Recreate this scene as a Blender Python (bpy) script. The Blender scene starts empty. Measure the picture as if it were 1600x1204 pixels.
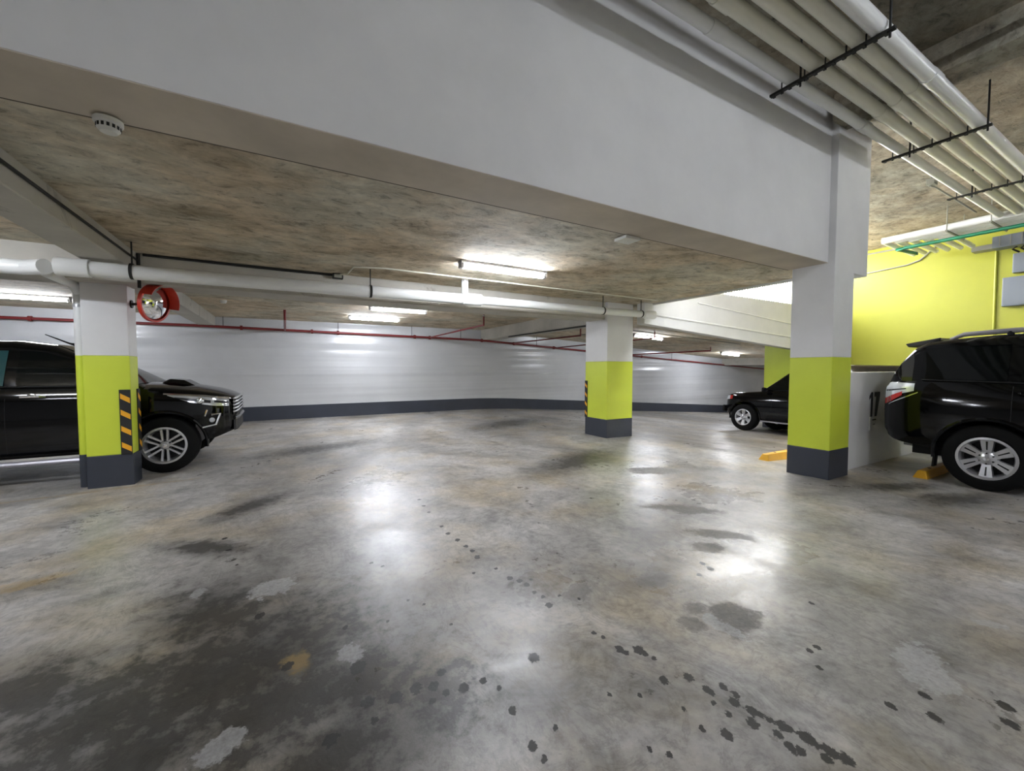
import bpy, math, random
import numpy as np
from mathutils import Vector, Matrix, Euler

random.seed(7)
# ------------------------------------------------------------------ camera, world, exposure
S = bpy.context.scene
COL = S.collection
CAM_H = 1.443
cd = bpy.data.cameras.new('camera')
cd.sensor_fit = 'HORIZONTAL'; cd.sensor_width = 36.0; cd.lens = 36.0 * 633.0 / 1600.0
cd.clip_start = 0.05; cd.clip_end = 300
cam = bpy.data.objects.new('camera', cd); COL.objects.link(cam)
cam.location = (0, 0, CAM_H)
cam.rotation_euler = (math.radians(90 - 2.383), 0, math.radians(-29.24))
S.camera = cam

W = bpy.data.worlds.new('sky'); S.world = W; W.use_nodes = True
bg = W.node_tree.nodes['Background']
bg.inputs[0].default_value = (0.97, 0.98, 1.0, 1); bg.inputs[1].default_value = 8.5

S.view_settings.view_transform = 'Standard'
try: S.view_settings.look = 'None'
except Exception: pass
S.view_settings.gamma = 1.0
S.view_settings.use_curve_mapping = False
S.view_settings.exposure = 2.0
TUBE = 40.0          # radiance of the fluorescent tubes

# ------------------------------------------------------------------ layout numbers
ZLOW = 2.81          # low slab
ZHIGH = 4.78         # high slab
WALL_B = 13.2        # far wall
YEL_A = 14.5         # yellow wall
def ramp(a):
    t = max(0.0, a - 5.5)
    return -0.064 * (t * t / 4 if t < 2 else t - 1)
def zf(a, b):
    k = min(1, max(0, (b - 2.68) / 0.15))
    return ramp(a) * k
def zlowc(a):        # underside of the slab over the ramp
    return ZLOW - 0.06 * max(0.0, a - 6.0)

# ------------------------------------------------------------------ mesh helpers
class MB:
    def __init__(s): s.v = []; s.f = []
    def add(s, vs, fs):
        o = len(s.v); s.v += [tuple(p) for p in vs]; s.f += [tuple(i + o for i in f) for f in fs]; return s
    def box(s, x0, x1, y0, y1, z0, z1):
        vs = [(x, y, z) for z in (z0, z1) for y in (y0, y1) for x in (x0, x1)]
        return s.add(vs, [(0, 2, 3, 1), (4, 5, 7, 6), (0, 1, 5, 4), (2, 6, 7, 3), (0, 4, 6, 2), (1, 3, 7, 5)])
    def hexa(s, bot, top):   # two quads
        return s.add(list(bot) + list(top), [(3, 2, 1, 0), (4, 5, 6, 7), (0, 1, 5, 4), (1, 2, 6, 5), (2, 3, 7, 6), (3, 0, 4, 7)])
    def tube(s, pts, r, n=10, cap=True):
        pts = [Vector(p) for p in pts]; rings = []; up = None
        for i, p in enumerate(pts):
            d = (pts[min(i + 1, len(pts) - 1)] - pts[max(i - 1, 0)]).normalized()
            if up is None:
                up = Vector((0, 0, 1)) if abs(d.z) < .9 else Vector((1, 0, 0))
            sd = d.cross(up).normalized(); u2 = sd.cross(d).normalized(); up = u2
            rr = r[i] if isinstance(r, (list, tuple)) else r
            rings.append([p + (sd * math.cos(2 * math.pi * k / n) + u2 * math.sin(2 * math.pi * k / n)) * rr for k in range(n)])
        vs = [q for ring in rings for q in ring]; fs = []
        for i in range(len(pts) - 1):
            for k in range(n):
                a, b = i * n + k, i * n + (k + 1) % n
                fs.append((a, b, b + n, a + n))
        if cap:
            fs.append(tuple(reversed(range(n)))); fs.append(tuple(range((len(pts) - 1) * n, len(pts) * n)))
        return s.add(vs, fs)
    def lathe(s, prof, axis='y', n=32, org=(0, 0, 0), a0=0, a1=2 * math.pi):
        full = abs(a1 - a0 - 2 * math.pi) < 1e-6
        m = n if full else n + 1
        vs = []
        for k in range(m):
            t = a0 + (a1 - a0) * k / n
            for (r, h) in prof:
                c, q = r * math.cos(t), r * math.sin(t)
                p = {'y': (c, h, q), 'z': (c, q, h), 'x': (h, c, q)}[axis]
                vs.append((p[0] + org[0], p[1] + org[1], p[2] + org[2]))
        L = len(prof); fs = []
        for k in range(n):
            k2 = (k + 1) % m
            for j in range(L - 1):
                fs.append((k * L + j, k * L + j + 1, k2 * L + j + 1, k2 * L + j))
        return s.add(vs, fs)
    def grid(s, P):          # P[i][j] -> points
        n, m = len(P), len(P[0])
        return s.add([q for r in P for q in r], [(i * m + j, i * m + j + 1, (i + 1) * m + j + 1, (i + 1) * m + j) for i in range(n - 1) for j in range(m - 1)])
    def build(s, name, mat, parent=None, smooth=False, bevel=0, angle=35, recalc=True):
        me = bpy.data.meshes.new(name); me.from_pydata(s.v, [], s.f); me.update()
        if recalc:
            import bmesh
            bm = bmesh.new(); bm.from_mesh(me); bmesh.ops.recalc_face_normals(bm, faces=bm.faces); bm.to_mesh(me); bm.free()
        me.materials.append(mat)
        o = bpy.data.objects.new(name, me); COL.objects.link(o)
        if parent: o.parent = parent
        if smooth:
            me.polygons.foreach_set('use_smooth', [True] * len(me.polygons))
            me.set_sharp_from_angle(angle=math.radians(angle))
        if bevel:
            b = o.modifiers.new('bevel', 'BEVEL'); b.width = bevel; b.segments = 2; b.limit_method = 'ANGLE'
        return o

def empty(name, loc=(0, 0, 0), rz=0):
    o = bpy.data.objects.new(name, None); COL.objects.link(o); o.location = loc; o.rotation_euler = (0, 0, rz)
    o.empty_display_size = .1
    return o
def tag(o, label=None, cat=None, group=None, kind=None):
    if label: o['label'] = label
    if cat: o['category'] = cat
    if group: o['group'] = group
    if kind: o['kind'] = kind
    return o
def struct(o): o['kind'] = 'structure'; return o

# ------------------------------------------------------------------ materials
def lin(c): return tuple(((x / 255) / 12.92 if x / 255 <= .04045 else ((x / 255 + .055) / 1.055) ** 2.4) for x in c)
def pbr(name, col, rough=.5, metal=0, spec=.5, coat=0, emit=None, es=0):
    m = bpy.data.materials.new(name); m.use_nodes = True
    b = m.node_tree.nodes['Principled BSDF']
    b.inputs['Base Color'].default_value = (*col, 1); b.inputs['Roughness'].default_value = rough
    b.inputs['Metallic'].default_value = metal; b.inputs['Specular IOR Level'].default_value = spec
    b.inputs['Coat Weight'].default_value = coat; b.inputs['Coat Roughness'].default_value = .03
    if emit: b.inputs['Emission Color'].default_value = (*emit, 1); b.inputs['Emission Strength'].default_value = es
    return m
class NT:
    def __init__(s, m): s.m = m; s.t = m.node_tree; s.b = s.t.nodes['Principled BSDF']; s.co = s.t.nodes.new('ShaderNodeNewGeometry').outputs['Position']
    def L(s, a, b): s.t.links.new(a, b)
    def map(s, scale=(1, 1, 1), rot=(0, 0, 0), loc=(0, 0, 0)):
        n = s.t.nodes.new('ShaderNodeMapping'); n.inputs['Scale'].default_value = scale; n.inputs['Rotation'].default_value = rot; n.inputs['Location'].default_value = loc
        s.L(s.co, n.inputs['Vector']); return n.outputs[0]
    def noise(s, scale, detail=4, rough=.55, vec=None, dist=0):
        n = s.t.nodes.new('ShaderNodeTexNoise'); n.inputs['Scale'].default_value = scale; n.inputs['Detail'].default_value = detail
        n.inputs['Roughness'].default_value = rough; n.inputs['Distortion'].default_value = dist
        s.L(vec if vec is not None else s.co, n.inputs['Vector']); return n.outputs['Fac']
    def ramp(s, fac, stops):
        n = s.t.nodes.new('ShaderNodeValToRGB'); e = n.color_ramp.elements
        while len(e) < len(stops): e.new(.5)
        for i, (p, c) in enumerate(stops):
            e[i].position = p; e[i].color = (*(c if hasattr(c, '__len__') else (c, c, c)), 1)
        s.L(fac, n.inputs[0]); return n.outputs[0]
    def mix(s, fac, a, b, mode='MIX'):
        n = s.t.nodes.new('ShaderNodeMix'); n.data_type = 'RGBA'; n.blend_type = mode
        for v, k in ((fac, 0), (a, 6), (b, 7)):
            if isinstance(v, (int, float)): n.inputs[k].default_value = v if k == 0 else (v, v, v, 1)
            elif isinstance(v, tuple): n.inputs[k].default_value = (*v, 1)
            else: s.L(v, n.inputs[k])
        return n.outputs[2]
    def math(s, op, a, b=0.0, clamp=False):
        n = s.t.nodes.new('ShaderNodeMath'); n.operation = op; n.use_clamp = clamp
        for v, k in ((a, 0), (b, 1)):
            if isinstance(v, (int, float)): n.inputs[k].default_value = v
            else: s.L(v, n.inputs[k])
        return n.outputs[0]
    def attr(s, name):
        n = s.t.nodes.new('ShaderNodeAttribute'); n.attribute_name = name; return n.outputs['Fac']
    def sep(s):
        n = s.t.nodes.new('ShaderNodeSeparateXYZ'); s.L(s.co, n.inputs[0]); return n.outputs
    def bump(s, h, strength=.3, dist=.01):
        n = s.t.nodes.new('ShaderNodeBump'); n.inputs['Strength'].default_value = strength; n.inputs['Distance'].default_value = dist
        s.L(h, n.inputs['Height']); s.L(n.outputs[0], s.b.inputs['Normal']); return n
    def set(s, k, v): s.L(v, s.b.inputs[k])

def paint_mat(name, rgb, rough=.5, var=.06, bump=.12):
    m = pbr(name, rgb, rough); n = NT(m)
    f = n.noise(1.3, 5, .6)
    n.set('Base Color', n.ramp(f, [(.3, tuple(c * (1 - var) for c in rgb)), (.7, tuple(min(1, c * (1 + var)) for c in rgb))]))
    n.bump(n.noise(35, 3), bump, .004)
    return m
M = {}
M['white'] = paint_mat('white_paint', (.70, .70, .69), .55)
M['beamgrey'] = paint_mat('grey_beam_paint', (.46, .44, .385), .7, .14)
M['lime'] = paint_mat('lime_paint', (.60, .70, .05), .42, .05)
M['yellow_wall'] = paint_mat('yellow_wall_paint', (.375, .385, .032), .45, .05)
M['slate'] = paint_mat('slate_paint', (.036, .042, .058), .42, .15)
M['trimwhite'] = paint_mat('trim_white', (.75, .75, .74), .5)
m = M['beamgrey']; n = NT(m)
old = n.b.inputs['Base Color'].links[0].from_socket
mo = n.ramp(n.noise(2.2, 7, .7, n.map((1, 1, 1), (0, 0, 0), (1.3, 0, 4)), .8), [(.60, 0), (.70, 1)])
n.set('Base Color', n.mix(n.math('MULTIPLY', mo, .6), old, (.09, .08, .055)))
# far wall paint: semi gloss with slow horizontal undulation
m = pbr('wall_paint_gloss', (.54, .55, .56), .30, spec=.5); n = NT(m)
v = n.map((.05, .05, 2.6)); h = n.noise(1.0, 2, .4, v)
n.set('Base Color', n.ramp(n.noise(.8, 4), [(.3, (.49, .50, .51)), (.7, (.55, .56, .57))]))
n.bump(h, .55, .16); M['gloss_wall'] = m; n.b.inputs['Roughness'].default_value = .24
# rough board-marked concrete for slabs
def slab_mat(name, c0, c1, c2):
    m = pbr(name, c1, .85, spec=.25); n = NT(m)
    v = n.map((.85, 1.15, 1), (0, 0, .2)); a = n.noise(1.6, 10, .7, v, .5)
    b = n.noise(7, 9, .75, n.map((.8, 1.2, 1), (0, 0, .2)), .5)
    base = n.ramp(a, [(.30, c0), (.47, c1), (.72, c2)])
    hue = n.ramp(n.noise(.9, 5, .6, n.map((1, 1, 1), (0, 0, 0), (5, 3, 0))), [(.42, (1.05, .98, .88)), (.6, (.95, 1.0, 1.0))])
    col = n.mix(.9, base, hue, 'MULTIPLY')
    dk = n.ramp(b, [(.34, .35), (.45, .85), (.62, 1.15)])
    col = n.mix(.85, col, dk, 'MULTIPLY')
    pit = n.ramp(n.noise(16, 5, .65, n.map((.85, 1.1, 1), (0, 0, .2))), [(.31, .2), (.355, 1.0)])
    col = n.mix(.75, col, pit, 'MULTIPLY')
    n.set('Base Color', col)
    n.bump(n.math('ADD', b, n.math('MULTIPLY', a, .7)), .7, .03); return m
M['slab'] = slab_mat('rough_slab_concrete', (.28, .235, .165), (.54, .475, .37), (.76, .70, .585))
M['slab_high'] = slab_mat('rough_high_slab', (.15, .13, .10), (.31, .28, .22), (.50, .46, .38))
M['beam_bottom'] = paint_mat('smooth_beam_concrete', (.56, .50, .41), .75, .15)
M['joint'] = pbr('joint_dark', (.10, .085, .065), .9)
M['pvc'] = paint_mat('white_pvc', (.76, .77, .75), .32, .05, .03)
M['pvc_cream'] = paint_mat('cream_pvc', (.72, .71, .60), .38, .06, .03)
M['conduit'] = pbr('shadow_grey_conduit', (.26, .26, .22), .5)  # toned down to stand for the dark shadow lines along wall conduits
M['galv'] = pbr('galvanised_steel', (.45, .46, .47), .38, .8)
M['dark_steel'] = pbr('dark_steel', (.02, .02, .018), .6, .3)
M['red'] = paint_mat('red_pipe_paint', (.17, .014, .015), .45, .1, .03)
M['green_pipe'] = pbr('green_pipe', (.006, .17, .085), .35)
M['box_grey'] = pbr('grey_enclosure', (.17, .19, .22), .45)
M['yellow'] = paint_mat('yellow_stop_paint', (.78, .40, .012), .5, .12)
M['blackrub'] = pbr('black_rubber', (.012, .012, .012), .7)
M['tape_yellow'] = pbr('tape_yellow', (.85, .40, .012), .5)
M['mirror'] = pbr('mirror_glass', (.86, .87, .9), .03, 1.0)
M['orange_red'] = pbr('orange_red_plastic', (.55, .028, .008), .4)
M['light_housing'] = pbr('light_housing', (.5, .5, .52), .45)
M['detector'] = pbr('detector_plastic', (.72, .72, .68), .4)
M['number'] = pbr('number_black', (.01, .01, .012), .6)
M['tube'] = pbr('fluorescent_tube', (.8, .8, .8), .4, emit=(.87, .91, 1.0), es=TUBE)
M['carpaint'] = pbr('black_car_paint', (.0015, .0016, .0019), .07, spec=.38, coat=0)
M['glass'] = pbr('tinted_glass', (.002, .003, .003), .04, spec=.3)
M['tealglass'] = pbr('teal_rear_glass', (.02, .07, .075), .05, spec=.6)
M['chrome'] = pbr('chrome', (.82, .83, .85), .12, 1.0)
M['alloy'] = pbr('silver_alloy', (.62, .62, .64), .28, .75)
M['spoke_shade'] = pbr('wheel_shade_black', (.008, .008, .009), .7)
M['tyre'] = pbr('tyre_rubber', (.006, .006, .006), .8, spec=.15)
M['plastic'] = pbr('black_plastic', (.006, .006, .0065), .5, spec=.25)
M['lamp'] = pbr('clear_lamp', (.75, .78, .82), .08, .55)
M['lamp_red'] = pbr('red_lamp', (.45, .018, .012), .12, coat=1)
M['lamp_dark'] = pbr('lamp_bezel', (.03, .03, .033), .15, .4)
M['board'] = pbr('grey_running_board', (.34, .33, .36), .35, .5)

# ------------------------------------------------------------------ floor with stains and painted shade
def axis_lines(segs):
    out = []
    for (a, b, st) in segs:
        n_ = max(1, int(round((b - a) / st))); out += list(np.linspace(a, b, n_, endpoint=False))
    out.append(segs[-1][1]); return np.array(out)
gx = axis_lines([(-14, -4, .5), (-4, -2, .06), (-2, 5, .016), (5, 7, .05), (7, 26.4, .4)])
gy = axis_lines([(-8, .2, .4), (.2, 4.2, .016), (4.2, 8, .05), (8, WALL_B, .26)])
GX, GY = np.meshgrid(gx, gy, indexing='ij')
GZ = np.zeros_like(GX)
tt = np.maximum(0, GX - 5.5)
GZ = -.064 * np.where(tt < 2, tt * tt / 4, tt - 1) * np.clip((GY - 2.68) / .15, 0, 1)
def stain_field(lst):
    out = np.full(GX.shape, -1.0)
    for (x, y, rx, ry, ang) in lst:
        c, s_ = math.cos(ang), math.sin(ang)
        u = ((GX - x) * c + (GY - y) * s_) / rx; v_ = (-(GX - x) * s_ + (GY - y) * c) / ry
        out = np.maximum(out, 1 - np.sqrt(u * u + v_ * v_))
    return np.clip(out, -1, 1)
# pixel list of drips turned into floor places (camera pose above is only used to read the floor coordinates off the photo)
FX, FY = math.sin(math.radians(29.24)), math.cos(math.radians(29.24)); PT = math.radians(2.383)
def floor_at(px, py):
    u, w_ = (px - 800) / 633.0, (py - 602) / 633.0
    fwd = math.cos(PT) - w_ * math.sin(PT); dz = -math.sin(PT) - w_ * math.cos(PT)
    t = -CAM_H / dz
    return (t * (FX * fwd + FY * u), t * (FY * fwd - FX * u))
drips_px = [(655, 780, 3), (662, 790, 3), (670, 800, 3), (690, 822, 3), (700, 833, 4), (715, 843, 4), (728, 853, 4), (738, 860, 4), (746, 870, 5),
    (797, 903, 5), (812, 907, 5), (823, 913, 5), (835, 925, 4), (848, 932, 4), (858, 945, 6), (834, 1027, 9), (405, 962, 6), (517, 1155, 10), (351, 841, 3), (357, 859, 3), (365, 874, 3), (370, 882, 2),
    (928, 988, 4), (942, 995, 4), (968, 1014, 7), (978, 1019, 5), (998, 1015, 8), (1008, 1021, 5), (1022, 1028, 4), (1037, 1062, 7), (1076, 1058, 7), (1105, 1077, 6), (1130, 1072, 6), (1112, 1082, 5),
    (1148, 1097, 7), (1175, 1110, 7), (1188, 1116, 5), (1203, 1124, 5), (1222, 1133, 7), (1232, 1138, 6), (1260, 1152, 9), (1274, 1161, 6), (1136, 1147, 8), (1176, 1130, 8), (1216, 1147, 6), (1236, 1168, 7), (1252, 1173, 6),
    (1298, 1174, 8), (1322, 1186, 8), (1265, 1016, 4), (1277, 1011, 4), (1280, 1043, 4), (1138, 1115, 5), (1115, 1098, 4), (1097, 1138, 5), (1068, 1107, 4), (1000, 1086, 4), (952, 1084, 4), (1150, 1085, 5),
    (650, 1075, 9), (618, 1090, 10), (575, 1096, 9), (690, 1050, 7), (697, 1082, 6), (725, 1073, 8), (755, 1063, 6), (780, 1075, 5), (677, 1072, 8), (675, 1095, 6), (585, 1125, 6), (560, 1042, 11), (450, 1040, 7),
    (598, 884, 3), (580, 879, 3), (638, 937, 3), (662, 944, 3), (705, 975, 3), (606, 970, 3), (540, 980, 4), (1268, 942, 3), (1093, 898, 4), (1110, 888, 5), (1098, 880, 4), (800, 1110, 7), (868, 1137, 5), (832, 1165, 8), (850, 1185, 6),
    (1015, 1170, 5), (1046, 1179, 5), (1292, 1185, 6), (1445, 1086, 5), (1460, 1120, 6), (1392, 1102, 5), (1570, 1102, 6), (1578, 1130, 6), (740, 895, 3), (775, 888, 3), (830, 905, 3), (874, 930, 3), (905, 935, 3)]
drips = []
for (px, py, r) in drips_px:
    x, y = floor_at(px, py); q = math.hypot(x, y); rad = r * 1.05 * q / 633
    drips.append((x, y, rad * 1.25, rad * 1.6, -.5))
def P2(px, py, rx, ry, ang=0.0): x, y = floor_at(px, py); return (x, y, rx, ry, ang)
grime_shade = [P2(200, 1180, .7, .6), P2(420, 1100, .6, .55), P2(40, 1080, .4, .4), P2(420, 1030, 1.0, .85, .6), P2(330, 1060, .8, .7, 0), P2(560, 1060, .55, .5, 0), P2(150, 1120, .8, .7), P2(690, 1080, .4, .35), P2(330, 960, .45, .7, .4), P2(320, 855, .2, .55, .9),
         P2(800, 660, .8, 2.2, -1.1), P2(900, 720, .5, 1.5, -1.2), P2(1500, 780, .9, .3, -.3), P2(1400, 760, .8, .25, -.4), P2(500, 700, .5, 1.6, -1.2), P2(395, 790, .25, .7, -.8), P2(520, 1180, .5, .4)]  # stains, with shade beside the SUV and the dim lower left painted in
patchdark = [P2(1070, 795, .50, .16, -.75), P2(1130, 835, .36, .14, -.7), P2(1110, 855, .18, .12, -.6), P2(1025, 905, .17, .12, 0), P2(1150, 965, .22, .17, .4), P2(1085, 950, .10, .08), P2(1085, 975, .10, .09), P2(1020, 735, .5, .25, -.5), P2(900, 925, .22, .1, .3)]
patchlight = [P2(432, 915, .17, .15, .3), P2(548, 1020, .08, .09), P2(1465, 1062, .15, .13, .2), P2(1435, 1030, .2, .12, .3), P2(1125, 975, .07, .16, .2), P2(1040, 735, .5, .2, -.5), P2(1545, 975, .12, .05, -.8), P2(345, 1165, .13, .08, .5), P2(310, 925, .06, .1)]
polish = [P2(1100, 900, .6, .6, .2), P2(1090, 770, .9, .6, -.4), P2(1200, 850, .4, .4), P2(590, 750, .5, 1.1, -.3), P2(820, 930, .4, .25, .3)]
yellowp = [P2(45, 911, .3, .11, .3), P2(465, 1035, .07, .12), P2(640, 640, .01, .01)]
NV = GX.size
verts = np.stack([GX, GY, GZ], -1).reshape(-1, 3)
nx, ny = GX.shape
idx = np.arange(NV).reshape(nx, ny)
quads = np.stack([idx[:-1, :-1], idx[1:, :-1], idx[1:, 1:], idx[:-1, 1:]], -1).reshape(-1, 4)
me = bpy.data.meshes.new('floor')
me.vertices.add(NV); me.vertices.foreach_set('co', verts.ravel())
me.loops.add(quads.size); me.loops.foreach_set('vertex_index', quads.ravel().astype(np.int32))
me.polygons.add(len(quads)); me.polygons.foreach_set('loop_start', np.arange(0, quads.size, 4, dtype=np.int32))
me.update(calc_edges=True)
me.polygons.foreach_set('use_smooth', [True] * len(quads))
line_yel = 1 - np.abs((GY - 6.46) - (GX + 2.4) * .12) / .05
line_yel = np.where(GX < -1.0, line_yel, -1)
for nm, fld in (('drip', stain_field(drips)), ('grime_shade', stain_field(grime_shade)), ('patch_dark', stain_field(patchdark)), ('patch_light', stain_field(patchlight)), ('polish', stain_field(polish)),
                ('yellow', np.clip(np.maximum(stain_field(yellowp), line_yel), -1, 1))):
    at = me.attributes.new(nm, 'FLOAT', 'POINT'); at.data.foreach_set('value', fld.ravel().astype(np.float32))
m = pbr('polished_floor_concrete', (.2, .2, .2), .3, spec=.5); n = NT(m)
big = n.noise(.55, 6, .62, n.map((1, .55, 1), (0, 0, .6)), .8)
med = n.noise(2.4, 8, .68, None, .5)
fin = n.noise(14, 6, .7)
gr = n.noise(90, 3, .6)
col = n.ramp(big, [(.30, (.20, .19, .18)), (.46, (.33, .315, .295)), (.58, (.45, .435, .415)), (.76, (.56, .55, .54))])
col = n.mix(.85, col, n.ramp(med, [(.30, .45), (.48, .95), (.70, 1.30)]), 'MULTIPLY')
col = n.mix(.8, col, n.ramp(fin, [(.30, .58), (.5, 1.0), (.70, 1.25)]), 'MULTIPLY')
tan = n.ramp(n.noise(1.1, 5, .6, n.map((1, 1, 1), (0, 0, 0), (4, 7, 0))), [(.46, 0), (.66, 1)])
col = n.mix(n.math('MULTIPLY', tan, .8), col, n.mix(1.0, col, (1.0, .87, .64), 'MULTIPLY'))
vein = n.ramp(n.noise(3.2, 9, .72, n.map((1, .6, 1), (0, 0, .5), (2, 8, 0)), 2.2), [(.455, 1.0), (.49, .62), (.525, 1.0)])
col = n.mix(.6, col, vein, 'MULTIPLY')
def stain(name, nz, amt, lo, hi):
    return n.ramp(n.math('ADD', n.attr(name), n.math('MULTIPLY', n.math('SUBTRACT', nz, .5), amt)), [(lo, 0), (hi, 1)])
wob = n.noise(7, 6, .7); wob2 = n.noise(45, 5, .7)
sg = stain('grime_shade', n.math('ADD', n.math('ADD', n.math('MULTIPLY', wob, .4), n.math('MULTIPLY', med, .35)), n.math('MULTIPLY', fin, .25)), 3.6, .02, .75)
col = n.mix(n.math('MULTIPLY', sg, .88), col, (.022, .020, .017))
spd = stain('patch_dark', n.math('ADD', n.math('MULTIPLY', wob, .55), n.math('MULTIPLY', n.noise(22, 6, .75, None, 1.0), .45)), 3.4, .14, .42)
col = n.mix(n.math('MULTIPLY', spd, .55), col, n.ramp(wob2, [(.3, (.06, .058, .055)), (.7, (.17, .165, .16))]))
spl = stain('patch_light', n.math('ADD', n.math('MULTIPLY', n.noise(4.5, 5, .65, None, 1.2), .6), n.math('MULTIPLY', n.noise(24, 5, .7), .4)), 3.2, .16, .30)
col = n.mix(n.math('MULTIPLY', spl, .55), col, n.ramp(wob2, [(.3, (.30, .295, .285)), (.7, (.55, .55, .55))]))
sy = stain('yellow', n.math('ADD', n.math('MULTIPLY', wob, .6), n.math('MULTIPLY', fin, .4)), 2.8, .1, .6)
col = n.mix(n.math('MULTIPLY', sy, .5), col, (.40, .27, .09))
sd = stain('drip', wob2, 1.5, .16, .28)
col = n.mix(n.math('MULTIPLY', sd, .93), col, (.016, .015, .013))
sc = n.ramp(n.noise(5.5, 9, .75, n.map((1, 1, 1), (0, 0, 0), (9, 2, 0)), 1.4), [(.30, 1), (.36, 0)])
col = n.mix(n.math('MULTIPLY', sc, .5), col, (.05, .047, .044))
n.set('Base Color', col)
r0 = n.ramp(n.noise(1.2, 6, .65, n.map((1, 1, 1), (0, 0, 0), (3, 1, 0)), .6), [(.32, .27), (.70, .46)])
rr = n.math('ADD', r0, n.math('MULTIPLY', n.math('SUBTRACT', fin, .5), .22))
pol = stain('polish', wob, 1.6, -.05, .35)
rr = n.math('SUBTRACT', rr, n.math('MULTIPLY', pol, .09)); rr = n.math('ADD', rr, n.math('MULTIPLY', spd, .28)); rr = n.math('ADD', rr, n.math('MULTIPLY', sd, .15)); rr = n.math('ADD', rr, n.math('MULTIPLY', spl, .1), True)
n.set('Roughness', rr)
n.bump(n.math('ADD', n.math('ADD', fin, n.math('MULTIPLY', gr, .25)), n.math('MULTIPLY', med, .8)), .20, .006)
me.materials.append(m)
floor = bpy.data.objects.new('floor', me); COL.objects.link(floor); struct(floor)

# ------------------------------------------------------------------ shell
def sbox(name, mat, *a): return struct(MB().box(*a).build(name, mat))
# far wall (semi-gloss white) with slate band below, following the ramp
def wall_strip(name, mat, y0, y1, zb, zt, xs):
    mb = MB()
    for (xa, xb) in zip(xs[:-1], xs[1:]):
        mb.hexa([(xa, y0, zb(xa)), (xb, y0, zb(xb)), (xb, y1, zb(xb)), (xa, y1, zb(xa))], [(xa, y0, zt(xa)), (xb, y0, zt(xb)), (xb, y1, zt(xb)), (xa, y1, zt(xa))])
    return mb.build(name, mat)
xs = [-14, -4, 5.5] + [5.5 + .5 * i for i in range(1, 42)]
struct(wall_strip('wall_far', M['gloss_wall'], WALL_B, WALL_B + .2, lambda a: ramp(a) + .38, lambda a: 3.1, xs))
struct(wall_strip('baseboard_far', M['slate'], WALL_B - .012, WALL_B + .2, lambda a: ramp(a) - .1, lambda a: ramp(a) + .39, xs))
sbox('wall_left', M['white'], -14.2, -14, -8, WALL_B + .2, -.1, 5.0)
sbox('wall_near', M['white'], -14, YEL_A + .2, -8.2, -8, -.1, 5.0)
sbox('wall_ramp_side', M['white'], YEL_A + .2, 26.4, 6.04, 6.24, -1.6, 3.1)
sbox('wall_ramp_end', M['white'], 26.2, 26.4, 2.8, WALL_B, -1.6, 3.1)
# low slab
sl = MB()
xs2 = [-14, 6.0, 6.6]
for (xa, xb) in zip(xs2[:-1], xs2[1:]):
    sl.box(xa, xb, 3.09, WALL_B, ZLOW, ZLOW + .28)
sl.box(6.6, 6.76, 3.09, 6.03, ZLOW, ZLOW + .28)
struct(sl.build('ceiling_low', M['slab']))
struct(MB().box(6.76, 6.82, 3.09, 6.04, ZLOW - .035, ZLOW + .14).box(6.76, 6.99, 3.09, 6.04, 3.06, 3.12).build('trim_1', M['trimwhite']))
rs = MB()
rx = [6.6, 9, 12, 16, 21, 26.4]
for (xa, xb) in zip(rx[:-1], rx[1:]):
    rs.hexa([(xa, 6.24, zlowc(xa)), (xb, 6.24, zlowc(xb)), (xb, WALL_B, zlowc(xb)), (xa, WALL_B, zlowc(xa))],
            [(xa, 6.24, 3.1), (xb, 6.24, 3.1), (xb, WALL_B, 3.1), (xa, WALL_B, 3.1)])
struct(rs.build('ceiling_ramp', M['slab']))
# high slab
struct(MB().box(-14, YEL_A + .2, -8, 3.05, ZHIGH, ZHIGH + .25).box(6.6, YEL_A + .2, 3.05, 6.3, ZHIGH, ZHIGH + .25).build('ceiling_high', M['slab_high']))
sbox('wall_upper', M['white'], 6.6, 6.76, 3.09, 6.3, ZLOW + .28, ZHIGH)
# yellow wall and its white dado
sbox('wall_right', M['yellow_wall'], YEL_A, YEL_A + .2, -8, 6.04, 1.50, ZHIGH)
sbox('wall_right_dado', M['trimwhite'], YEL_A - .026, YEL_A + .2, -8, 6.04, -.6, 1.50)
# low wall with the bay number
lw = struct(MB().box(6.641, YEL_A - .026, 2.66, 2.86, -.5, 1.39).build('wall_low', M['trimwhite']))
nb = MB()
def flat(poly): nb.add([(x, 0, z) for x, z in poly] + [(x, .004, z) for x, z in poly], [tuple(range(len(poly))), tuple(reversed(range(len(poly), 2 * len(poly))))] + [(k, (k + 1) % len(poly), (k + 1) % len(poly) + len(poly), k + len(poly)) for k in range(len(poly))])
flat([(.055, 0), (.115, 0), (.115, .37), (.06, .37), (0, .31), (0, .26), (.055, .30)])
flat([(.17, .37), (.17, .30), (.30, .30), (.30, .37)]); flat([(.30, .30), (.235, .30), (.20, 0), (.26, 0)]); flat([(.30, .37), (.36, .37), (.36, .31), (.30, .30)]); flat([(.36, .315), (.30, .30), (.262, .02), (.268, .02)])
bn = nb.build('bay_number', M['number'], lw); bn.location = (7.60, 2.655, .72)
bn['label'] = 'black painted bay number 17'

# big beam: white face, concrete underside
bm_ = empty('deep_beam', (0, 2.6, 2.81)); bm_.location = (0, 0, 0)
tag(bm_, 'deep white beam crossing overhead with brown concrete underside', 'beam')
MB().box(-14, 6.12, 2.61, 3.08, 2.806, ZHIGH + .01).build('beam_face', M['white'], bm_)
MB().box(-14, 6.12, 2.613, 3.07, 2.80, 2.806).build('beam_underside', M['beam_bottom'], bm_)
MB().box(-14, 6.12, 3.072, 3.09, 2.803, 2.83).build('joint', M['joint'], bm_)

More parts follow.
